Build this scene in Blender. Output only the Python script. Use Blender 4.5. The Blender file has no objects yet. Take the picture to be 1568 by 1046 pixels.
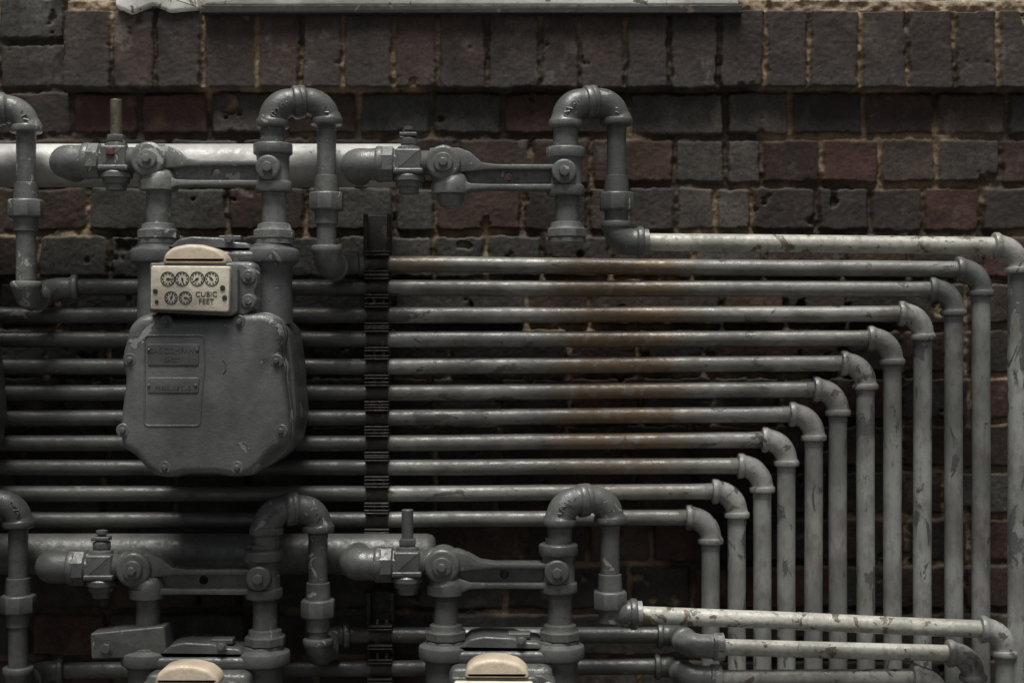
import bpy, math, random
import numpy as np
from mathutils import Vector, Matrix
random.seed(7); rng=np.random.RandomState(11)
S=0.00105; D=2200.0; CX=784.0; CY=523.0; ZC=1.30
sc=bpy.context.scene
def W(x,y,d,ref=None):
    k=(D-(d if ref is None else ref))/D
    return Vector(((x-CX)*S*k, -d*S, ZC+(CY-y)*S*k))
def K(d): return S*(D-d)/D

# ---------------------------------------------------------------- materials
def nt(name):
    m=bpy.data.materials.new(name); m.use_nodes=True
    t=m.node_tree; b=t.nodes['Principled BSDF']
    return m,t,b
def noise(t,scale,detail=6,rough=.6,vec=None,dist=0):
    n=t.nodes.new('ShaderNodeTexNoise'); n.inputs['Scale'].default_value=scale
    n.inputs['Detail'].default_value=detail; n.inputs['Roughness'].default_value=rough
    n.inputs['Distortion'].default_value=dist
    if vec: t.links.new(vec,n.inputs['Vector'])
    return n.outputs['Fac']
def mrange(t,v,a,b,c=0,d=1,smooth=True):
    n=t.nodes.new('ShaderNodeMapRange'); n.interpolation_type='SMOOTHSTEP' if smooth else 'LINEAR'
    t.links.new(v,n.inputs['Value'])
    n.inputs['From Min'].default_value=a; n.inputs['From Max'].default_value=b
    n.inputs['To Min'].default_value=c; n.inputs['To Max'].default_value=d
    return n.outputs['Result']
def math_(t,op,a,b=None):
    n=t.nodes.new('ShaderNodeMath'); n.operation=op
    for i,v in enumerate((a,b)):
        if v is None: continue
        if isinstance(v,(int,float)): n.inputs[i].default_value=v
        else: t.links.new(v,n.inputs[i])
    return n.outputs[0]
def mix(t,f,a,b,mode='MIX'):
    n=t.nodes.new('ShaderNodeMix'); n.data_type='RGBA'; n.blend_type=mode
    if isinstance(f,(int,float)): n.inputs['Factor'].default_value=f
    else: t.links.new(f,n.inputs['Factor'])
    for nm,v in (('A',a),('B',b)):
        s=[i for i in n.inputs if i.name==nm and i.type=='RGBA'][0]
        if isinstance(v,tuple): s.default_value=(*v,1)
        else: t.links.new(v,s)
    return [o for o in n.outputs if o.type=='RGBA'][0]
def paint(name,base,chip=(.42,.42,.39),chip_t=.60,rust=0.0,rough=.42,rustcol=(.085,.045,.022),rustx=None,chipscale=38,metal=0.0,grime=.5,stretch=None,vary=.05):
    m,t,b=nt(name)
    tc=t.nodes.new('ShaderNodeTexCoord'); v=tc.outputs['Object']; vs=v
    oi=t.nodes.new('ShaderNodeObjectInfo'); rnd=oi.outputs['Random']
    if stretch:
        mp=t.nodes.new('ShaderNodeMapping'); mp.inputs['Scale'].default_value=stretch; t.links.new(v,mp.inputs[0]); vs=mp.outputs[0]
    n1=noise(t,9,4,.6,v); n2=noise(t,chipscale,6,.62,vs,.6); n3=noise(t,16,7,.7,vs); n4=noise(t,420,2,.6,v)
    n5=noise(t,95,5,.7,vs)
    c=mix(t,mrange(t,n1,.35,.65,0,1),tuple(x*.68 for x in base),tuple(x*1.28 for x in base))
    c=mix(t,mrange(t,n5,.46,.66,0,grime),c,(base[0]*.38,base[1]*.34,base[2]*.28))
    n2=math_(t,'ADD',n2,math_(t,'MULTIPLY',math_(t,'SUBTRACT',rnd,.55),vary))
    cm=mrange(t,n2,chip_t,chip_t+.010)
    edge=mrange(t,n2,chip_t-.022,chip_t)
    c=mix(t,math_(t,'MULTIPLY',edge,.7),c,tuple(x*.3 for x in base))
    c=mix(t,cm,c,chip)
    if rust>0:
        r1=mrange(t,n3,.58-rust*.12,.70-rust*.12,0,min(1,.4+rust))
        c=mix(t,r1,c,rustcol)
    if rustx is not None:
        sp=t.nodes.new('ShaderNodeSeparateXYZ'); t.links.new(v,sp.inputs[0])
        n6=noise(t,55,6,.7,v)
        for cx_,wd,z0,z1,am in rustx:
            dx=math_(t,'ABSOLUTE',math_(t,'SUBTRACT',sp.outputs[0],cx_))
            mk=mrange(t,dx,wd*.25,wd,am,0)
            zz=mrange(t,sp.outputs[2],z0,z1,0,1)
            f=math_(t,'MULTIPLY',math_(t,'MULTIPLY',mk,zz),mrange(t,n6,.30,.54))
            c=mix(t,f,c,(.135,.085,.042))
    tone=mrange(t,rnd,0,1,.86,1.14,False)
    cc=t.nodes.new('ShaderNodeCombineXYZ'); [t.links.new(tone,cc.inputs[i]) for i in range(3)]
    c=mix(t,1.0,c,cc.outputs[0],'MULTIPLY')
    t.links.new(c,b.inputs['Base Color'])
    t.links.new(mrange(t,n5,.35,.65,rough-.1,rough+.2),b.inputs['Roughness'])
    b.inputs['Specular IOR Level'].default_value=.6; b.inputs['Metallic'].default_value=metal
    h=math_(t,'ADD',math_(t,'MULTIPLY',cm,-.8),math_(t,'ADD',math_(t,'MULTIPLY',n4,.3),math_(t,'MULTIPLY',n5,.8)))
    bp=t.nodes.new('ShaderNodeBump'); bp.inputs['Strength'].default_value=.6; bp.inputs['Distance'].default_value=.0017
    t.links.new(h,bp.inputs['Height']); t.links.new(bp.outputs[0],b.inputs['Normal'])
    return m
X=lambda px:(px-CX)*S
Zf=lambda py:ZC+(CY-py)*S
RX=[(X(945),.16,Zf(810),Zf(640),1.0),(X(640),.08,Zf(440),Zf(400),.9)]
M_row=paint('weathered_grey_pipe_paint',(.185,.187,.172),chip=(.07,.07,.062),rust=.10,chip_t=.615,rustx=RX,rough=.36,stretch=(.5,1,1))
M_rowd=paint('shaded_grey_pipe_paint',(.068,.070,.064),chip=(.14,.14,.13),rust=.05,chip_t=.65,rough=.38,stretch=(.5,1,1))  # same pipe paint, shade on left and lower rows put into the colour
M_vert=paint('peeling_grey_pipe_paint',(.225,.23,.218),chip=(.08,.085,.08),chip_t=.595,rust=.02,chipscale=28,stretch=(1,1,.45),vary=.14)
M_front=paint('pale_grey_pipe_paint',(.36,.355,.315),chip=(.12,.09,.058),chip_t=.60,rust=.10,rough=.38)
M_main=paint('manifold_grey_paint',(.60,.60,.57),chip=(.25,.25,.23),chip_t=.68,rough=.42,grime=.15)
M_maind=paint('manifold_shaded_grey_paint',(.080,.082,.076),chip=(.16,.16,.15),chip_t=.68,rough=.42)  # lower manifold, its shade painted in as a darker base
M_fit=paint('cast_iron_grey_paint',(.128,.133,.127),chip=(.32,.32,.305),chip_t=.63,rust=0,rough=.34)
M_fitd=paint('cast_iron_shade_and_bolt_paint',(.080,.083,.079),chip=(.20,.20,.19),chip_t=.64,rust=0,rough=.34)  # lower fittings with shade painted into the colour; also plain dark meter bolts
M_elb=paint('elbow_grey_paint',(.24,.24,.225),chip=(.09,.08,.068),chip_t=.60,rust=.06,rough=.35)
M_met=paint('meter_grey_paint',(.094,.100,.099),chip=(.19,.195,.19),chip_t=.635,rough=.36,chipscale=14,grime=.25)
M_metd=paint('meter_shaded_paint',(.072,.076,.073),chip=(.15,.15,.14),chip_t=.66,rough=.36,chipscale=12,grime=.3)  # meter paint darkened to stand for shade on lower and far-left meters
M_rust=paint('rusty_steel',(.036,.032,.028),chip=(.10,.075,.055),chip_t=.60,rust=.2,rough=.55)
M_cream=paint('cream_dial_paint',(.62,.57,.46),chip=(.40,.34,.26),chip_t=.68,rough=.5,grime=.22)
M_tan=paint('tan_plastic_cap',(.44,.37,.28),chip=(.3,.24,.16),chip_t=.68,rough=.42,grime=.25)
M_black=paint('black_marking',(.015,.014,.013),chip=(.03,.03,.03),chip_t=.8,rough=.6)
M_red=paint('red_tag_paint',(.13,.04,.025),chip=(.1,.05,.03),chip_t=.56,rough=.6)
M_brass=paint('brass_stem',(.22,.20,.14),chip=(.1,.09,.07),chip_t=.6,rough=.4,metal=.6)

# ---------------------------------------------------------------- mesh builder
class MB:
    def __init__(s): s.v=[]; s.f=[]; s.m=[]; s.mats=[]
    def mi(s,mat):
        if mat not in s.mats: s.mats.append(mat)
        return s.mats.index(mat)
    def rings(s,rings,mat,cap0=True,cap1=True,closed=False):
        b=len(s.v); n=len(rings[0]); mi=s.mi(mat)
        for r in rings: s.v+= [tuple(p) for p in r]
        R=len(rings)
        for i in range(R if closed else R-1):
            a=b+i*n; c=b+((i+1)%R)*n
            for j in range(n):
                k=(j+1)%n; s.f.append((a+j,a+k,c+k,c+j)); s.m.append(mi)
        if not closed:
            if cap0: s.f.append(tuple(range(b+n-1,b-1,-1))); s.m.append(mi)
            if cap1: s.f.append(tuple(b+(R-1)*n+j for j in range(n))); s.m.append(mi)
    def tube(s,path,radii,mat,seg=22,closed=False,phase=0,cap=True):
        n=len(path); P=[Vector(p) for p in path]
        if not isinstance(radii,(list,tuple)): radii=[radii]*n
        T=[]
        for i in range(n):
            if closed: a,b=P[i-1],P[(i+1)%n]
            else: a,b=P[max(0,i-1)],P[min(n-1,i+1)]
            d=b-a; T.append(d.normalized() if d.length>1e-9 else (T[-1] if T else Vector((0,0,1))))
        up=Vector((0,1,0)) if abs(T[0].y)<.8 else Vector((0,0,1))
        N=(up-T[0]*up.dot(T[0])).normalized(); out=[]
        for i in range(n):
            if i>0: N=(N-T[i]*N.dot(T[i])).normalized()
            B=T[i].cross(N); r=radii[i]
            out.append([P[i]+(N*math.cos(phase+2*math.pi*j/seg)+B*math.sin(phase+2*math.pi*j/seg))*r for j in range(seg)])
        s.rings(out,mat,cap,cap,closed)
    def lathe(s,o,ax,prof,mat,seg=24,phase=0):
        ax=Vector(ax).normalized()
        s.tube([o+ax*t for t,r in prof],[r for t,r in prof],mat,seg,phase=phase)
    def extr(s,pts,ref,d0,d1,bev,mat,back=False):
        P=[((x-CX),(CY-y)) for x,y in pts]; n=len(P)
        area=sum(P[i][0]*P[(i+1)%n][1]-P[(i+1)%n][0]*P[i][1] for i in range(n))
        if area<0: P=P[::-1]
        nr=[]
        for i in range(n):
            a,b,c=P[i-1],P[i],P[(i+1)%n]
            e1=(b[0]-a[0],b[1]-a[1]); e2=(c[0]-b[0],c[1]-b[1])
            l1=math.hypot(*e1) or 1; l2=math.hypot(*e2) or 1
            n1=(-e1[1]/l1,e1[0]/l1); n2=(-e2[1]/l2,e2[0]/l2)
            mx,my=n1[0]+n2[0],n1[1]+n2[1]; l=math.hypot(mx,my) or 1
            mx/=l; my/=l; q=max(.5,mx*n1[0]+my*n1[1]); nr.append((mx/q,my/q))
        k=K(ref)
        def ring(ins,d): return [(( p[0]+q[0]*ins)*k,-d*S,ZC+(p[1]+q[1]*ins)*k) for p,q in zip(P,nr)]
        R=[ring(0,d0)]
        for a in (0,22.5,45,67.5,90):
            a=math.radians(a); R.append(ring(bev*(1-math.cos(a)),d1-bev+bev*math.sin(a)))
        s.rings(R,mat,True,True)
    def box(s,x0,x1,y0,y1,ref,d0,d1,bev,mat,rnd=None):
        pts=rpoly([(x0,y0),(x1,y0),(x1,y1),(x0,y1)],rnd if rnd else max(bev,.8))
        s.extr(pts,ref,d0,d1,bev,mat)
    def rail(s,st,ref,d0,d1,b,mat):
        R=[]
        for x,t,u in st:
            sec=[(t,d0+b),(t+b*.3,d0+b*.3),(t+b,d0),(u-b,d0),(u-b*.3,d0+b*.3),(u,d0+b),(u,d1-b),(u-b*.3,d1-b*.3),(u-b,d1),(t+b,d1),(t+b*.3,d1-b*.3),(t,d1-b)]
            R.append([W(x,y,d,ref) for y,d in sec])
        s.rings(R,mat)
    def obj(s,name,parent=None,angle=38):
        me=bpy.data.meshes.new(name); me.from_pydata(s.v,[],s.f); me.update()
        for mt in s.mats: me.materials.append(mt)
        me.polygons.foreach_set('material_index',s.m)
        import bmesh
        bm=bmesh.new(); bm.from_mesh(me); bmesh.ops.recalc_face_normals(bm,faces=bm.faces); bm.to_mesh(me); bm.free()
        me.polygons.foreach_set('use_smooth',[True]*len(me.polygons))
        me.set_sharp_from_angle(angle=math.radians(angle))
        o=bpy.data.objects.new(name,me); sc.collection.objects.link(o)
        if parent: o.parent=parent
        return o
def rpoly(pts,r,n=4):
    out=[]; N=len(pts)
    for i in range(N):
        a=Vector((*pts[i-1],0)); b=Vector((*pts[i],0)); c=Vector((*pts[(i+1)%N],0))
        u=(a-b); w=(c-b); t=min(r,u.length*.48,w.length*.48)
        u.normalize(); w.normalize(); p0=b+u*t; p1=b+w*t
        for j in range(n+1):
            q=j/n; p=p0*(1-q)**2+b*2*q*(1-q)+p1*q*q; out.append((p.x,p.y))
    return out
def circ(cx,cy,r,n=24,ph=0): return [(cx+r*math.cos(ph+2*math.pi*i/n),cy+r*math.sin(ph+2*math.pi*i/n)) for i in range(n)]
def fillet(A,C,B,R,n=10):
    u=(A-C).normalized(); w=(B-C).normalized(); ang=u.angle(w)
    t=R/math.tan(ang/2); t=min(t,(A-C).length*.98,(B-C).length*.98); R=t*math.tan(ang/2)
    p0=C+u*t; p1=C+w*t; cen=C+(u+w).normalized()*(R/math.sin(ang/2))
    v0=p0-cen; v1=p1-cen; a=v0.angle(v1); out=[]
    for i in range(n+1):
        q=i/n; out.append(cen+(v0*math.sin((1-q)*a)+v1*math.sin(q*a))/math.sin(a))
    return out
def elbow(mb,A,C,B,rb,rc,lb,mat,seg=24,R=None):
    if R is None: R=min((A-C).length,(B-C).length)-lb*.6
    arc=fillet(A,C,B,max(R,rb*.9),12)
    u=(arc[0]-A).normalized() if (arc[0]-A).length>1e-6 else (C-A).normalized()
    w=(B-arc[-1]).normalized() if (B-arc[-1]).length>1e-6 else (B-C).normalized()
    path=[];rad=[]
    for t,r in ((0,rc*.88),(.12,rc*.97),(.3,rc),(.75,rc),(.92,rc*.97),(1.05,rb*1.04)):
        path.append(A+u*lb*t); rad.append(r)
    for i,p in enumerate(arc):
        if (p-A).length<lb*1.1 or (p-B).length<lb*1.1: continue
        q=i/12; path.append(p); rad.append(rb*(1+.05*math.sin(q*math.pi)))
    for t,r in ((1.05,rb*1.04),(.92,rc*.97),(.75,rc),(.3,rc),(.12,rc*.97),(0,rc*.88)):
        path.append(B-w*lb*t); rad.append(r)
    mb.tube(path,rad,mat,seg)
def pipe(mb,A,B,r,mat,seg=20,wob=.0006,cap=True):
    L=(B-A).length; n=max(2,int(L/.12)); P=[]
    for i in range(n+1):
        q=i/n; p=A.lerp(B,q)
        if 0<i<n: p=p+Vector((random.uniform(-wob,wob)*.6,random.uniform(-wob,wob)*.6,random.uniform(-wob,wob)))
        P.append(p)
    mb.tube(P,r,mat,seg)
def thread(mb,A,B,r,mat,pitch=2.6):
    L=(B-A).length; n=max(2,int(L/(pitch*S))); P=[];R=[]
    for i in range(n*2+1):
        P.append(A.lerp(B,i/(2*n))); R.append(r*(1.055 if i%2 else 1.005))
    mb.tube(P,R,mat,20)
def bolt(mb,x,y,ref,d,r,mat,h=6):
    k=K(ref)
    mb.lathe(W(x,y,d,ref),(0,-1,0),[(0,r*1.35*k),(1*S,r*1.35*k),(1.2*S,r*k)],mat,16)
    mb.extr(circ(x,y,r,6,random.random()),ref,d,d+h,1,mat)
def vstack(mb,x,d,prof,mat,seg=24,phase=0):
    k=K(d); mb.tube([W(x,y,d) for y,r in prof],[r*k for y,r in prof],mat,seg,phase=phase)
def ringprof(y0,y1,r): return [(y0,r*.9),(y0+1.5,r*.98),(y0+3,r),(y1-3,r),(y1-1.5,r*.98),(y1,r*.9)]
def empty(name):
    e=bpy.data.objects.new(name,None); e.empty_display_size=.1; sc.collection.objects.link(e); return e

# ---------------------------------------------------------------- pipe bank
rows=[(548,404,1502,413),(112,440,1460,443),(-480,483,1413,480),(-480,520,1366,518),(-480,562,1325,556),
      (-480,602,1283,596),(-480,640,1246,634),(-480,679,1204,673),(-480,716,1167,713),(-480,756,1128,752),(-480,796,1088,792)]
dR=62; kr=K(dR)
for i,(x0,y0,x1,y1) in enumerate(rows):
    mb=MB(); r=12.4
    yat=lambda x: y0+(y1-y0)*(x-x0)/(x1-x0) if x0>0 else y0+(y1-y0)*max(0,(x-560))/(x1-560)
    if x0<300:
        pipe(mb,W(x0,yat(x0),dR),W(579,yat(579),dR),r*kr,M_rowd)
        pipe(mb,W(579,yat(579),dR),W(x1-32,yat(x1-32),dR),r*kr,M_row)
    else: pipe(mb,W(x0,y0,dR),W(x1-32,y1,dR),r*kr,M_row)
    thread(mb,W(x1-50,yat(x1-50) if x0<0 else y1,dR),W(x1-36,y1,dR),r*kr,M_row)
    mt=M_fit if i<2 else M_elb
    elbow(mb,W(x1-38,y1,dR),W(x1,y1,dR),W(x1,y1+41,dR),16.3*kr,19.8*kr,9.5*kr,mt)
    thread(mb,W(x1,y1+38,dR),W(x1,y1+50,dR),14*kr,M_vert)
    pipe(mb,W(x1,y1+34,dR),W(x1+random.uniform(-2,2),1500,dR),14*kr,M_vert,wob=.0009)
    mb.obj('gas_pipe')

def front_pipe(pts,d,r,mat):
    (xa,ya),(xb,yb)=pts; k=K(d); mb=MB()
    pipe(mb,W(xa,ya,d),W(xb-30,yb,d),r*k,mat)
    elbow(mb,W(xb-38,yb,d),W(xb,yb+1,d),W(xb,yb+42,d),17*k,21*k,10*k,M_elb)
    pipe(mb,W(xb,yb+36,d),W(xb,1500,d),14.5*k,M_vert)
    return mb
front_pipe(((975,371),(1558,377)),150,13.5,M_front).obj('gas_pipe')
front_pipe(((955,940),(1538,963)),150,13.5,M_front).obj('gas_pipe')
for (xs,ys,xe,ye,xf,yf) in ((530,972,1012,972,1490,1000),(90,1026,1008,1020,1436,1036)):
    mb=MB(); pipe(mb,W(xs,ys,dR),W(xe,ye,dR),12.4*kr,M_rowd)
    d2=112; k2=K(d2)
    A=W(xe-6,ye,dR); C=W(xe+26,ye,dR); C2=W(xe+44,ye+16,d2)
    mid=C.lerp(C2,.5)
    elbow(mb,A,C,mid,16*kr,20*kr,9*kr,M_rowd)
    elbow(mb,mid,C2,W(xe+88,ye+18,d2),18*k2,21*k2,9*k2,M_fit)
    mb.lathe(W(xe+84,ye+18,d2),(1,0,0),[(0,18*k2),(1*k2,21*k2),(12*k2,21*k2),(13*k2,18*k2)],M_elb)
    pipe(mb,W(xe+84,ye+18,d2),W(xf-30,yf,d2),12.6*k2,M_front)
    elbow(mb,W(xf-40,yf,d2),W(xf,yf,d2),W(xf,yf+42,d2),17*k2,21*k2,10*k2,M_elb)
    pipe(mb,W(xf,yf+38,d2),W(xf,1500,d2),14*k2,M_vert); mb.obj('gas_pipe')

# ---------------------------------------------------------------- manifolds
def manifold(y,r,xe,mat):
    d=88;k=K(d); mb=MB()
    mb.tube([W(-700,y,d),W(0,y,d),W(300,y,d),W(xe-14,y,d),W(xe-6,y,d),W(xe-2,y,d),W(xe,y,d)],[r*k]*4+[r*.93*k,r*.78*k,r*.45*k],mat,40)
    for x in (-40,): mb.tube([W(x-3,y,d),W(x,y,d),W(x+3,y,d)],[r*k*.99,r*k*1.03,r*k*.99],mat,40)
    mb.obj('gas_manifold_pipe')
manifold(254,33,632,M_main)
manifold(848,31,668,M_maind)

# ---------------------------------------------------------------- goosenecks
def cast_marks(mb,cx,cy,d,R,a0,a1,n,mat):
    k=K(d)
    for i in range(n):
        a=a0+(a1-a0)*i/(n-1); px,py=cx+R*math.cos(a),cy-R*math.sin(a)
        h=random.choice((3.0,4.2,4.6)); t=a+random.uniform(-.7,.7)
        dx,dy=math.cos(t)*h,-math.sin(t)*h
        mb.tube([W(px-dx,py-dy,d),W(px+dx,py+dy,d)],1.5*k,mat,6)
        if random.random()<.6:
            t+=1.3; mb.tube([W(px,py,d),W(px+math.cos(t)*h,py-math.sin(t)*h,d)],1.4*k,mat,6)
def gooseneck(xl,xr,yt,kind,F,dl=172,dr=150,ybot=None):
    mb=MB(); k=K(dl); k2=K(dr); yc=yt+24; xm=(xl+xr)/2
    elbow(mb,W(xl,yt+62,dl),W(xl,yc,dl),W(xm+2,yc-2,(dl+dr)/2),21.5*k,26*k,13*k,F)
    vstack(mb,xl,dl,[(yt+58,19),(yt+84,19)],F)
    cast_marks(mb,xl+28,yt+50,dl+20.5,29,math.radians(100),math.radians(165),6,F)
    elbow(mb,W(xm-4,yc-3,(dl+dr)/2),W(xr,yc-3,dr),W(xr,yt+58,dr),20.5*k2,25*k2,12*k2,F)
    cast_marks(mb,xr-26,yt+47,dr+20,28,math.radians(78),math.radians(20),5,F)
    vstack(mb,xr,dr,[(yt+55,14.8),(yt+134,14.8),(yt+135,18),(yt+160,19)],F)
    thread(mb,W(xr,yt+56,dr),W(xr,yt+66,dr),14.8*k2,F)
    vstack(mb,xr,dr,ringprof(yt+160,yt+188,27),F,8,phase=math.pi/8)
    vstack(mb,xr,dr,[(yt+188,19),(yt+196,18),(yt+208,18),(yt+210,15),(ybot-26,15)],F)
    if kind=='front':
        elbow(mb,W(xr,ybot-32,dr),W(xr,ybot,dr),W(xr+42,ybot,dr),20.5*k2,24*k2,11*k2,F)
        vv=W(xr+40,ybot,dr); mb.lathe(vv,(1,0,0),[(0,16*k2),(.5*k2,20*k2),(9*k2,20*k2),(10*k2,15*k2)],M_elb)
    else:
        ex,ey=kind
        C=W(xr,ybot,dr); E=W(ex,ey,dR); C2=W(xr+ (ex-xr)*.42,ey+2,dR+6); mid=C.lerp(C2,.52)
        elbow(mb,W(xr,ybot-32,dr),C,mid,20*k2,23.5*k2,11*k2,F)
        elbow(mb,mid,C2,E,15.5*kr,20*kr,10*kr,F)
    mb.obj('gas_pipe_gooseneck')
gooseneck(418,500,135,(558,404),M_fit,ybot=408)
gooseneck(866,944,135,'front',M_fit,ybot=371)
gooseneck(-40,40,146,(120,440),M_fit,ybot=463)
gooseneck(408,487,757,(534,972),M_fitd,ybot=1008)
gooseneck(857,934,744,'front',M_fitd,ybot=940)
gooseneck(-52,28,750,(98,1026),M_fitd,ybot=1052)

# ---------------------------------------------------------------- valve + meter bar
def valve(xb,yb,xc,yc,legx,stem,F,cap=False,tag=False,plate=False,nuty=None):
    mb=MB(); d=172; k=K(d)
    xv=xc-50; y=yc-2
    C=W(xc-137,y+2,d)
    elbow(mb,W(xc-137,y+2,80,d),C,W(xc-92,y+2,d),24*k,28*k,12*k,F,R=18*k)
    mb.lathe(W(xc-96,y+2,d),(1,0,0),[(0,18*k),(20*k,18*k)],F)
    mb.lathe(W(xc-102,y+2,d),(1,0,0),[(0,22*k),(2*k,28*k),(24*k,28*k),(27*k,24*k),(60*k,20*k)],F,8,phase=math.pi/8)
    vstack(mb,xv-4,d,[(y-26,12),(y-24,17),(y-16,19),(y-12,20),(y+12,20),(y+20,24),(y+21,25),(y+28,25),(y+29,21),(y+37,20),(y+38,16),(y+47,15),(y+48,8)],F,20)
    mb.box(xv-24,xv+16,y-20,y+16,d,d-20,d+20,4,F)
    mb.box(xv-27,xv+19,y+10,y+19,d,d-22,d+22,3,F)
    vstack(mb,xv-4,d,ringprof(y-38,y-26,14),F,6)
    if stem>30: vstack(mb,xv-4,d,[(y-30-stem,8),(y-30-stem+1,9),(y-36,9)],M_brass if tag else F,14)
    else:
        vstack(mb,xv-4,d,[(y-56,4),(y-55,9),(y-50,9),(y-48,6),(y-36,6)],F,12)
        mb.box(xv-18,xv+9,y-46,y-40,d,d-8,d+10,1.5,F)
    if tag: mb.box(xv-14,xv-1,y-16,y-4,d,d+18,d+23,1.5,M_red)
    mb.lathe(W(xv+10,y,d),(1,0,0),[(0,18*k),(18*k,18*k),(19*k,23*k),(30*k,24*k)],F)
    thread(mb,W(xv+14,y,d),W(xv+27,y,d),18.4*k,F)
    mb.extr(circ(xc,yc,27,32),d,d-26,d+24,6,F); mb.extr(circ(xc,yc,15,24),d,d+22,d+29,2,F)
    mb.extr(circ(xc,yc,7,6),d,d+28,d+35,1.2,F)
    mb.tube([W(xc,yc,d),W((xc*.45+legx*.55),yc+20,d),W(legx,yc+27,d),W(legx,yc+30,d),W(legx,yc+45,d),W(legx,yc+47,d)],
            [22*k,25*k,28*k,30*k,29*k,20*k],F,28)
    x0=xc+10; x1=xb-14; ym=yb
    mb.rail([(x0-10,yc-24,ym+2),(x0+14,yc-23,ym),(x0+30,yc-17,ym-1),(x0+48,ym-15,ym-3),(x0+70,ym-12,ym-4),(x1,ym-12,ym-4)],d,d-16,d+17,2,F)
    mb.rail([(x0-4,ym+8,ym+34),(x0+18,ym+12,ym+33),(x0+32,ym+17,ym+27),(x0+60,ym+18,ym+26),(x1,ym+18,ym+27)],d,d-16,d+17,2,F)
    xh=(x0+x1)/2+8
    web(mb,x0+4,x1,ym-6,ym+20,xh,ym+6,7.0,d,d-5,d+5,F)
    vstack(mb,xb,d,ringprof(yb-40,yb-22,30),F,28); vstack(mb,xb,d,[(yb-24,27),(yb-18,25),(yb+16,25),(yb+20,27)],F,28)
    vstack(mb,xb,d,ringprof(yb+18,yb+35,29),F,28)
    mb.extr(circ(xb-3,yb,19,28),d,d+5,d+30,4,F); mb.extr(circ(xb-3,yb,8.5,6,.4),d,d+29,d+37,1.5,F)
    vstack(mb,xb,d,[(yb-48,20),(yb-38,20)],F)
    n=nuty
    vstack(mb,xb+2,d,[(yb+30,18.5),(n,18.5)],F)
    def nut(x):
        vstack(mb,x,d,[(n-2,20),(n,25),(n+6,26),(n+8,27)],F,28)
        vstack(mb,x,d,[(n+7,27),(n+10,32),(n+21,32),(n+24,28)],F,8,phase=math.pi/8)
        vstack(mb,x,d,[(n+23,29),(n+30,29),(n+31,20)],F,28)
    nut(xb+2)
    thread(mb,W(xb+2,yb+35,d),W(xb+2,yb+44,d),18.5*k,F)
    if cap:
        vstack(mb,legx,d,[(yc+44,20),(yc+46,22),(yc+54,22),(yc+64,17),(yc+68,8)],F,10)
    elif plate:
        vstack(mb,legx,d,[(yc+42,18.5),(yc+96,18.5)],F)
        mb.extr(rpoly([(146,964),(258,953),(263,1000),(148,1003)],4),d,d-20,d+26,3,F)
        bolt(mb,171,986,d,d+26,8,F)
    else:
        vstack(mb,legx,d,[(yc+42,18.5),(n,18.5)],F); nut(legx)
        thread(mb,W(legx,yc+46,d),W(legx,yc+55,d),18.5*k,F)
    mb.obj('gas_meter_valve')
def web(mb,x0,x1,y0,y1,hx,hy,hr,ref,d0,d1,mat):
    n=24; k=K(ref); mi=mb.mi(mat)
    angs=[2*math.pi*i/n for i in range(n)]
    def outer(a):
        c,s=math.cos(a),math.sin(a); t=1e9
        if c>1e-6:t=min(t,(x1-hx)/c)
        if c<-1e-6:t=min(t,(x0-hx)/c)
        if s>1e-6:t=min(t,(y1-hy)/s)
        if s<-1e-6:t=min(t,(y0-hy)/s)
        return (hx+c*t,hy+s*t)
    for cx,cy in ((x0,y0),(x1,y0),(x1,y1),(x0,y1)): angs.append(math.atan2(cy-hy,cx-hx)%(2*math.pi))
    angs=sorted(set(angs)); n=len(angs); b=len(mb.v)
    for a in angs:
        o=outer(a); i=(hx+hr*math.cos(a),hy+hr*math.sin(a))
        for (px,py) in (o,i):
            for dd in (d0,d1):
                mb.v.append(tuple(W(px,py,dd,ref)))
    for i in range(n):
        a=b+4*i; c=b+4*((i+1)%n)
        for q in ((a+1,a+3,c+3,c+1),(a,c,c+2,a+2),(a+2,c+2,c+3,a+3),(a,a+1,c+1,c)):
            mb.f.append(q); mb.m.append(mi)
valve(418,260,232,247,243,62,M_fit,tag=True,nuty=344)
valve(866,266,680,252,690,20,M_fit,cap=True,nuty=342)
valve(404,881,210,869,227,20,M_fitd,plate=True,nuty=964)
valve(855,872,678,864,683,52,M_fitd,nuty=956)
valve(-44,268,-231,254,-221,62,M_fit,nuty=352)
valve(-56,876,-248,864,-236,20,M_fitd,nuty=960)

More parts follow.
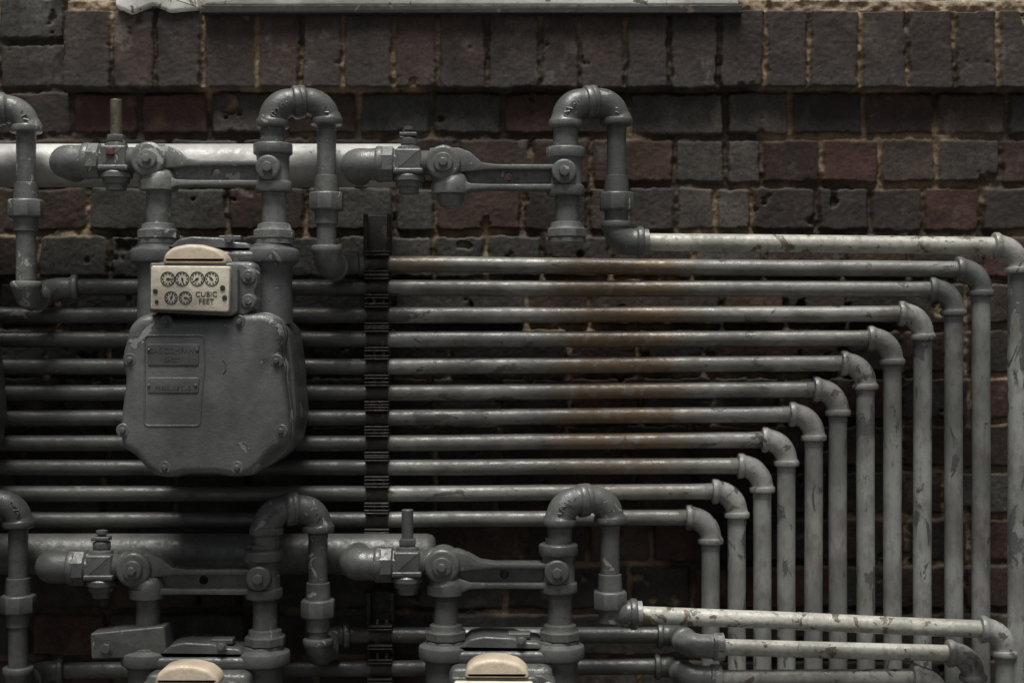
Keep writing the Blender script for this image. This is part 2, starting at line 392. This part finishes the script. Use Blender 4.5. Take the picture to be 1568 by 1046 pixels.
# ---------------------------------------------------------------- meters (one pattern, moved as a rigid body)
def text(s,x,y,ref,d,size,mat,parent,ext=.6,name='lettering'):
    cu=bpy.data.curves.new(name,'FONT'); cu.body=s; cu.size=size*K(ref); cu.extrude=ext*S; cu.align_x='CENTER'; cu.align_y='CENTER'
    cu.materials.append(mat); o=bpy.data.objects.new(name,cu); o.location=W(x,y,d,ref); o.rotation_euler=(math.pi/2,0,0)
    sc.collection.objects.link(o); o.parent=parent
def meter(sx,sy,M,legl=243,legr=420,needle=1.3):
    e=empty('gas_meter'); ox=oy=0; T=lambda pts:[(x,y) for x,y in pts]
    d=172; mb=MB()
    cov=[(196,500),(212,484),(240,479),(262,488),(350,488),(372,480),(405,479),(427,490),(434,512),(428,545),(436,560),(434,580),(442,635),(444,668),(436,684),
         (416,694),(398,716),(382,729),(350,731),(335,727),(280,727),(264,732),(238,730),(220,716),(204,696),(188,688),(182,668),(184,634),(191,580),(186,562),(186,540),(191,525)]
    mb.extr(rpoly(T(cov),9,3),262,232,262,13,M)
    def sc_(pts,s,cx=313,cy=605): return [(cx+(x-cx)*s,cy+(y-cy)*s) for x,y in pts]
    mb.extr(rpoly(T(sc_(cov,1.012)),8,3),262,222,236,2,M)
    mb.extr(rpoly(T(sc_(cov,.97)),12,3),262,205,224,1,M)
    back=[(200,500),(225,478),(400,478),(432,500),(440,560),(446,640),(436,690),(400,722),(370,728),(255,728),(222,716),(190,690),(184,640),(192,560)]
    mb.extr(rpoly(T(back),16,4),262,92,212,5,M)
    mb.obj('case',e)
    mb=MB()
    for x,y in ((199,551),(188,659),(252,716),(363,716),(430,660),(423,553),(254,493),(366,493)):
        mb.lathe(W(x+ox,y+oy,256,262),(0,-1,0),[(0,9.5*S),(5*S,9.5*S),(6.5*S,8.2*S),(6.6*S,6.6*S),(4*S,6*S)],M,20)
        bolt(mb,x+ox,y+oy,262,260,4.6,M_fitd,7)
    loop=rpoly(T([(222,514),(312,514),(314,560),(309,600),(306,652),(221,652)]),7,4)
    mb.tube([W(x,y,261.4,262) for x,y in loop],1.9*K(262),M,8,closed=True)
    for y0,y1 in ((527,560),(578,602)):
        mb.extr(rpoly(T([(226,y0),(306,y0),(304,y1),(226,y1)]),3,3),262,260,263.2,1,M)
    for x,y in ((228,536),(302,536),(228,590),(300,590)): mb.extr(circ(x+ox,y+oy,2.6,10),262,262,265,1.2,M)
    mb.tube([W(ox+339+7*math.cos(a),oy+561-11*math.sin(a),262.3,262) for a in [(-1.2+.25*i) for i in range(11)]],1.0*K(262),M,6)
    mb.obj('front_panel',e)
    text('GAS COMPANY',266+ox,537+oy,262,263.2,11,M,e,.6); text('SAFETY',266+ox,551+oy,262,263.2,8.5,M,e,.6); text('PRESSURE 5 LB',265+ox,594+oy,262,263.2,8.5,M,e,.6)
    mb=MB()
    for x in (legl,legr-4):
        vstack(mb,x+ox,d,[(374+oy,26),(376+oy,30),(379+oy,31),(381+oy,36),(383.5+oy,41),(386+oy,42),(399+oy,42),(402+oy,41),(405+oy,36),(410+oy,32),(440+oy,31),(496+oy,33)],M,36)
    mb.box(250+ox,405+ox,404+oy,490+oy,d,110,232,8,M,14)
    mb.box(246+ox,404+ox,386+oy,406+oy,d,125,205,7,M,8)
    deck=T([(262,384),(280,368),(300,364),(345,366),(362,372),(385,374),(392,386)])
    mb.extr(rpoly(deck,4),d,130,200,4,M)
    mb.box(338+ox,372+ox,362+oy,370+oy,d,168,188,2,M); bolt(mb,358+ox,369+oy,d,203,6,M,6)
    mb.obj('neck',e)
    mb=MB(); r=278
    mb.extr(rpoly(T([(226,402),(356,402),(362,410),(362,478),(352,484),(226,478)]),4),r,225,268,3,M)
    mb.extr(rpoly(T([(352,402),(366,402),(388,414),(390,436),(384,448),(390,458),(386,470),(372,482),(352,482)]),5),r,225,256,3,M)
    for y in (423,461):
        mb.lathe(W(376+ox,y+oy,254,r),(0,-1,0),[(0,10*S),(3.5*S,10*S),(4.6*S,8.8*S),(4.7*S,7*S)],M,20)
        bolt(mb,376+ox,y+oy,r,256,5.2,M_fitd,6)
    mb.obj('index_housing',e)
    mb=MB()
    mb.extr(rpoly(T([(231,407),(352,408),(350,478),(230,474)]),4),r,266,r,2,M_cream)
    arch=T([(246,403),(250,388),(262,378),(285,373),(308,374),(330,380),(343,391),(347,403)])
    mb.extr(rpoly(arch,5),r,232,272,7,M_tan)
    mb.obj('index_face',e)
    mb=MB()
    for i,(x,y,rr) in enumerate(((257,427,10.5),(279,427,10.5),(302,427,10.5),(324,427,10.5),(262,456,9.5),(284,456,9.5))):
        mb.tube([W(*p,r+.3,r) for p in circ(x,y,rr,28)],.75*K(r),M_black,6,closed=True)
        for j in range(10):
            a=j*math.pi/5; px,py=x+math.cos(a)*rr*.74,y+math.sin(a)*rr*.74
            mb.extr(circ(px,py,1.25,6),r,r-.5,r+.7,.2,M_black)
        a=i*needle; c,s=math.cos(a),math.sin(a)
        mb.extr([(x+c*rr*.6,y+s*rr*.6),(x-s*1.6,y+c*1.6),(x-c*3,y-s*3),(x+s*1.6,y-c*1.6)],r,r-.5,r+1,.2,M_black)
    for x,y,rr in ((238,446,3.6),(341,441,4),(344,456,3.8),(240,462,3)):
        mb.extr(circ(x+ox,y+oy,rr,14),r,r-.5,r+1.5,.5,M_black)
    mb.obj('dials',e)
    text('CUBIC',316+ox,451+oy,r,r+.4,11.5,M_black,e,.2); text('FEET',316+ox,462+oy,r,r+.4,11.5,M_black,e,.2)
    e.location=(sx*K(172),0,-sy*K(172))
meter(0,0,M_met)
meter(-12,613,M_metd,legl=240,legr=418,needle=2.1)
meter(440,604,M_metd,legl=243,legr=417,needle=.8)
meter(-480,8,M_metd,needle=1.7)

# ---------------------------------------------------------------- strut brackets
def bracket(y0,y1,rr,x=579):
    mb=MB()
    mb.box(x-20,x+20,y0,y1,30,4,30,1,M_rust)
    for xx in (x-21,x+15): mb.box(xx,xx+6,y0-1,y1+1,30,26,47,1,M_rust)
    for y in rr:
        k=kr
        mb.lathe(W(x-15,y,dR),(1,0,0),[(0,13.2*k),(.5*k,14.3*k),(30*k,14.3*k),(30.5*k,13.2*k)],M_rust,24)
        for dy in (-17,-12.5,12.5,17):
            mb.box(x-19,x+18,y+dy-1.1,y+dy+1.1,dR,44,84,.6,M_rust)
        yy=y-19
        mb.tube([W(x-6,yy-5,76),W(x-6,yy+8,76)],3*k,M_rust,8); mb.tube([W(x+8,yy-5,76),W(x+8,yy+8,76)],3*k,M_rust,8)
    mb.obj('pipe_support_bracket')
bracket(330,815,[404,440,483,520,562,602,640,679,716,756,796])
bracket(905,1400,[972,1023],x=584)

# ---------------------------------------------------------------- brick wall (displaced sheet)
def vnoise(x,y,sc_,seed,octv=4,gain=.5):
    tot=np.zeros_like(x); amp=1; nrm=0
    for o in range(octv):
        R=np.random.RandomState(seed+o*17); G=R.rand(257,257)
        u=(x/sc_*(2**o))%256; v=(y/sc_*(2**o))%256
        i=u.astype(int); j=v.astype(int); fu=u-i; fv=v-j; fu=fu*fu*(3-2*fu); fv=fv*fv*(3-2*fv)
        i2=(i+1)%257; j2=(j+1)%257
        tot+=amp*((G[j,i]*(1-fu)+G[j,i2]*fu)*(1-fv)+(G[j2,i]*(1-fu)+G[j2,i2]*fu)*fv); nrm+=amp; amp*=gain
    return tot/nrm
def sst(a,b,v): t=np.clip((v-a)/(b-a),0,1); return t*t*(3-2*t)
step=2.1
xs=np.arange(-420,2020,step); ys=np.arange(-160,1230,step)
gx,gy=np.meshgrid(xs,ys)
wx=gx+(vnoise(gx,gy,60,1,3)-.5)*5; wy=gy+(vnoise(gx,gy,70,2,3)-.5)*6
H=np.zeros_like(gx); col=np.zeros(gx.shape+(3,))
pal=np.array([(.062,.035,.028),(.056,.034,.027),(.051,.034,.027),(.045,.033,.027),(.043,.035,.030),(.054,.039,.032),(.074,.036,.028),(.048,.040,.034),(.037,.030,.026)])*.78
grey=np.array([(.058,.057,.050),(.050,.049,.043),(.066,.065,.057)])*.82
def lay(mask,jy,joints_by,base,headtone=0,jw=3.8):
    for c in range(len(jy)-1):
        m=mask&(wy>=jy[c])&(wy<jy[c+1]); 
        if not m.any(): continue
        J=np.array(joints_by[c]); X_=wx[m]; Y_=wy[m]
        b=np.clip(np.searchsorted(J,X_)-1,0,len(J)-2)
        dx=np.minimum(X_-J[b],J[b+1]-X_); dy=np.minimum(Y_-jy[c],jy[c+1]-Y_)
        q=4.0; ax=np.clip(q-(dx-jw),0,None); ay=np.clip(q-(dy-jw-.8),0,None)
        dist=q-np.sqrt(ax*ax+ay*ay)
        chipn=vnoise(X_+b*31,Y_,34,5,4,.5)
        rag=(vnoise(X_+b*19,Y_,13,45,4)-.5)*6-sst(.68,.86,chipn)*5
        dd=dist+rag; f=sst(-1.2,2.2,dd)
        nb=len(J); R=np.random.RandomState(100+c*7+int(base))
        off=R.uniform(-1.6,1.6,nb); tx=R.uniform(-.02,.02,nb); ty=R.uniform(-.028,.028,nb)
        pit=vnoise(X_+b*77,Y_+c*50,10,8,3); surf=(vnoise(X_+b*51,Y_,44,9,4,.42)-.5)*2.0-sst(.80,.92,pit)*1.0
        hb=9+off[b]+tx[b]*(X_-J[b])+ty[b]*(Y_-jy[c])+surf+.5*sst(0,8,dd)
        hm=2.8+(vnoise(X_,Y_,12,10,4)-.5)*9+(vnoise(X_,Y_,60,11,3)-.5)*9
        H[m]=base+hm*(1-f)+hb*f
        ci=R.randint(0,len(pal),nb); cc=pal[ci].copy()*R.uniform(.8,1.2,(nb,1))
        if headtone==1: cc=cc*.35+np.array((.048,.036,.031))*.65
        gi=R.randint(0,3,nb); gc=grey[gi]
        xcen=np.append((J[:-1]+J[1:])/2,J[-1]); yc=(jy[c]+jy[c+1])/2
        if headtone==1: pg=np.full(nb,.02)
        elif yc>280: pg=np.where(xcen<860,.6,.04)
        else: pg=np.where(xcen<860,.30,.02)
        sel=R.rand(nb)<pg; cc[sel]=gc[sel]
        if headtone==0 and yc<430:
            for k_,xc_ in enumerate(xcen):
                if 1035<xc_<1160: cc[k_]=np.array((.064,.055,.047))
        bc=cc[b]; n1=vnoise(X_+b*13,Y_+c*9,40,12,5,.6)[:,None]; n2=vnoise(X_+b*3,Y_,7,13,3)[:,None]
        bc=bc*(.30+1.4*n1)*(.75+.5*n2)
        if headtone==1:
            g=sst(95,140,Y_+ (vnoise(X_+b*9,Y_,22,60,3)-.5)*60)[:,None]*.5
            bc=bc*(1-g)+np.array((.052,.050,.045))*g
        e=vnoise(X_,Y_,40,14,5,.65); ew=sst(.58,.72,e)*.28*(R.uniform(0,1,nb)**2)[b]
        bc=bc*(1-ew[:,None])+np.array((.26,.235,.20))*ew[:,None]
        mc=np.array((.185,.132,.082))*(.30+1.3*vnoise(X_,Y_,18,15,4)[:,None])
        dk=sst(.38,.58,vnoise(X_,Y_,120,16,3))[:,None]; mc=mc*(1-.78*dk)
        ff=f[:,None]; col[m]=mc*(1-ff)+bc*ff
def fillj(vis,lo=-560,hi=2200,w=105,R=rng):
    v=list(vis)
    while v[0]>lo: v.insert(0,v[0]-w*R.uniform(.9,1.12)*(1 if R.rand()<.5 else 1.95))
    while v[-1]<hi: v.append(v[-1]+w*R.uniform(.9,1.12)*(1 if R.rand()<.5 else 1.95))
    return v
jy=[-300,-228,-156,-84,-12,65,140,211,285,358,430]+[430+72*i for i in range(1,16)]
jj=[]
for c in range(len(jy)-1):
    if jy[c]==140: v=[113,215,322,440,550,662,770,870,962,1110,1208,1320,1430,1540]
    elif jy[c]==211: v=[40,150,260,370,480,590,700,812,905,1033,1110,1165,1255,1345,1432,1530]
    elif jy[c]==285: v=[-20,138,240,350,470,605,668,800,900,960,1035,1095,1150,1250,1330,1412,1500]
    elif jy[c]==358: v=[60,170,300,420,520,665,745,830,935,1060,1170,1290,1390,1500]
    elif jy[c]==65: v=[-100,2,108,220]
    elif jy[c]==-12: v=[-110,0,104,220]
    else: v=[rng.uniform(0,100),rng.uniform(160,200)]
    jj.append(fillj(v,w=100))
lay(np.ones_like(gx,bool),jy,jj,0)
pr=(wx>106)&(wy>24)&(wy<141)
hj=[104,180,246,318,400,466,530,606,672,746,826,886,955,1022,1097,1166,1232,1310,1381,1452,1517]
while hj[-1]<2200: hj.append(hj[-1]+rng.uniform(64,76))
lay(pr,[18,145],[hj],25,1,jw=3.2)
tp=(wx>106)&(wy<=24)&(wy>4); H[tp]=16+(vnoise(gx[tp],gy[tp],14,21,4)-.5)*16
col[tp]=np.array((.24,.18,.12))*(.4+1.2*vnoise(gx[tp],gy[tp],12,22,4)[:,None])
tp=(wx>106)&(wy<=4); H[tp]=2+(vnoise(gx[tp],gy[tp],30,23,4)-.5)*6
col[tp]=np.array((.42,.38,.32))*(.6+.7*vnoise(gx[tp],gy[tp],16,24,4)[:,None])
H+=(vnoise(gx,gy,5,30,2)-.5)*1.1
nyy,nxx=gx.shape
co=np.empty((nyy*nxx,3)); co[:,0]=((gx-CX)*S).ravel(); co[:,1]=(-H*S).ravel(); co[:,2]=(ZC+(CY-gy)*S).ravel()
idx=np.arange(nyy*nxx).reshape(nyy,nxx)
q=np.stack([idx[1:,:-1],idx[1:,1:],idx[:-1,1:],idx[:-1,:-1]],-1).reshape(-1,4)
me=bpy.data.meshes.new('brick_face'); me.vertices.add(len(co)); me.vertices.foreach_set('co',co.ravel())
me.loops.add(q.size); me.loops.foreach_set('vertex_index',q.ravel().astype(np.int32))
me.polygons.add(len(q)); me.polygons.foreach_set('loop_start',np.arange(0,q.size,4,dtype=np.int32)); me.polygons.foreach_set('loop_total',np.full(len(q),4,dtype=np.int32))
me.update(calc_edges=True)
at=me.color_attributes.new('Col','FLOAT_COLOR','POINT'); ca=np.ones((len(co),4)); ca[:,:3]=np.clip(col.reshape(-1,3),.004,1); at.data.foreach_set('color',ca.ravel())
me.polygons.foreach_set('use_smooth',np.ones(len(q),bool))
m,t,b=nt('weathered_brick')
a=t.nodes.new('ShaderNodeAttribute'); a.attribute_name='Col'; tc=t.nodes.new('ShaderNodeTexCoord')
n=noise(t,260,5,.7,tc.outputs['Object']); n2=noise(t,900,2,.6,tc.outputs['Object'])
c=mix(t,1.0,a.outputs['Color'],mix(t,mrange(t,n,.3,.7),(.65,.65,.65),(1.3,1.3,1.3)),'MULTIPLY')
t.links.new(c,b.inputs['Base Color']); b.inputs['Roughness'].default_value=.7; b.inputs['Specular IOR Level'].default_value=.35
bp=t.nodes.new('ShaderNodeBump'); bp.inputs['Strength'].default_value=.42; bp.inputs['Distance'].default_value=.0013
t.links.new(math_(t,'ADD',n,math_(t,'MULTIPLY',n2,.4)),bp.inputs['Height']); t.links.new(bp.outputs[0],b.inputs['Normal'])
me.materials.append(m)
wall=empty('brick_wall'); o=bpy.data.objects.new('brick_face',me); sc.collection.objects.link(o); o.parent=wall
m2,t,b=nt('plain_brick'); tc=t.nodes.new('ShaderNodeTexCoord'); mp=t.nodes.new('ShaderNodeMapping'); mp.inputs['Rotation'].default_value=(math.pi/2,0,0)
t.links.new(tc.outputs['Object'],mp.inputs[0]); bt=t.nodes.new('ShaderNodeTexBrick'); bt.inputs['Scale'].default_value=1
bt.inputs['Brick Width'].default_value=.21; bt.inputs['Row Height'].default_value=.0756; bt.inputs['Mortar Size'].default_value=.006
bt.inputs['Color1'].default_value=(.05,.029,.024,1); bt.inputs['Color2'].default_value=(.038,.028,.024,1); bt.inputs['Mortar'].default_value=(.08,.06,.04,1)
t.links.new(mp.outputs[0],bt.inputs['Vector']); t.links.new(bt.outputs['Color'],b.inputs['Base Color']); b.inputs['Roughness'].default_value=.85
bp=t.nodes.new('ShaderNodeBump'); bp.invert=True; bp.inputs['Distance'].default_value=.005; t.links.new(bt.outputs['Fac'],bp.inputs['Height']); t.links.new(bp.outputs[0],b.inputs['Normal'])
def wbox(mb,x0,x1,y0,y1,z0,z1,mat):
    r=[[(x0,y,z0),(x1,y,z0),(x1,y,z1),(x0,y,z1)] for y in (y1,y0)]; mb.rings(r,mat)
gx0,gx1=co[:,0].min(),co[:,0].max(); gz0,gz1=co[:,2].min(),co[:,2].max()
mb=MB(); wbox(mb,-6,gx0,-.008,.3,0,4.2,m2); wbox(mb,gx1,6,-.008,.3,0,4.2,m2)
wbox(mb,gx0,gx1,-.008,.3,0,gz0,m2); wbox(mb,gx0,gx1,-.008,.3,gz1,4.2,m2); mb.obj('outer_brickwork',wall,20)

M_sill=paint('pale_painted_stone',(.80,.79,.74),chip=(.2,.16,.11),chip_t=.62,rough=.7,grime=.15)
M_flash=paint('dark_flashing',(.036,.035,.032),chip=(.11,.09,.07),chip_t=.60,rough=.6)
mb=MB(); mb.box(312,1132,-70,7,45,0,40,3,M_sill); mb.box(308,1137,8,21,48,14,48,1.5,M_flash)
mb.obj('window_sill')
mb=MB(); mb.extr(rpoly([(182,-30),(300,-30),(308,18),(262,22),(238,10),(205,24),(180,14)],5),30,0,44,5,M_sill); mb.obj('broken_sill_stone')

m,t,b=nt('worn_concrete'); tc=t.nodes.new('ShaderNodeTexCoord'); n=noise(t,3,8,.7,tc.outputs['Object'])
t.links.new(mix(t,n,(.05,.048,.044),(.11,.105,.10)),b.inputs['Base Color']); b.inputs['Roughness'].default_value=.9
mb=MB(); mb.v=[(-200,-200,0),(200,-200,0),(200,200,0),(-200,200,0)]; mb.f=[(0,1,2,3)]; mb.m=[mb.mi(m)]; mb.obj('ground')

# ---------------------------------------------------------------- light, camera
w=bpy.data.worlds.new('World'); sc.world=w; w.use_nodes=True; t=w.node_tree
sky=t.nodes.new('ShaderNodeTexSky'); sky.sky_type='NISHITA'; sky.sun_disc=False
EL=72; AZ=-10
sky.sun_elevation=math.radians(EL); sky.sun_rotation=math.radians(180+AZ); sky.dust_density=4
hs=t.nodes.new('ShaderNodeHueSaturation'); hs.inputs['Saturation'].default_value=.3
t.links.new(sky.outputs[0],hs.inputs['Color']); t.links.new(hs.outputs[0],t.nodes['Background'].inputs[0]); t.nodes['Background'].inputs[1].default_value=.05
sl=bpy.data.lights.new('sun','SUN'); sl.energy=4.0; sl.angle=math.radians(26); sl.color=(1,.975,.92)
so=bpy.data.objects.new('sun',sl); so.rotation_euler=(math.radians(90-EL),0,math.radians(AZ)); so.location=(0,-3,5); sc.collection.objects.link(so)
cam=bpy.data.cameras.new('camera'); co_=bpy.data.objects.new('camera',cam); sc.collection.objects.link(co_)
co_.location=(0,-D*S,ZC); co_.rotation_euler=(math.pi/2,0,0)
cam.sensor_width=36; cam.lens=36*D/1568.0; cam.clip_end=500; cam.clip_start=.05
sc.camera=co_
sc.view_settings.view_transform='Standard'; sc.view_settings.look='None'; sc.view_settings.exposure=0
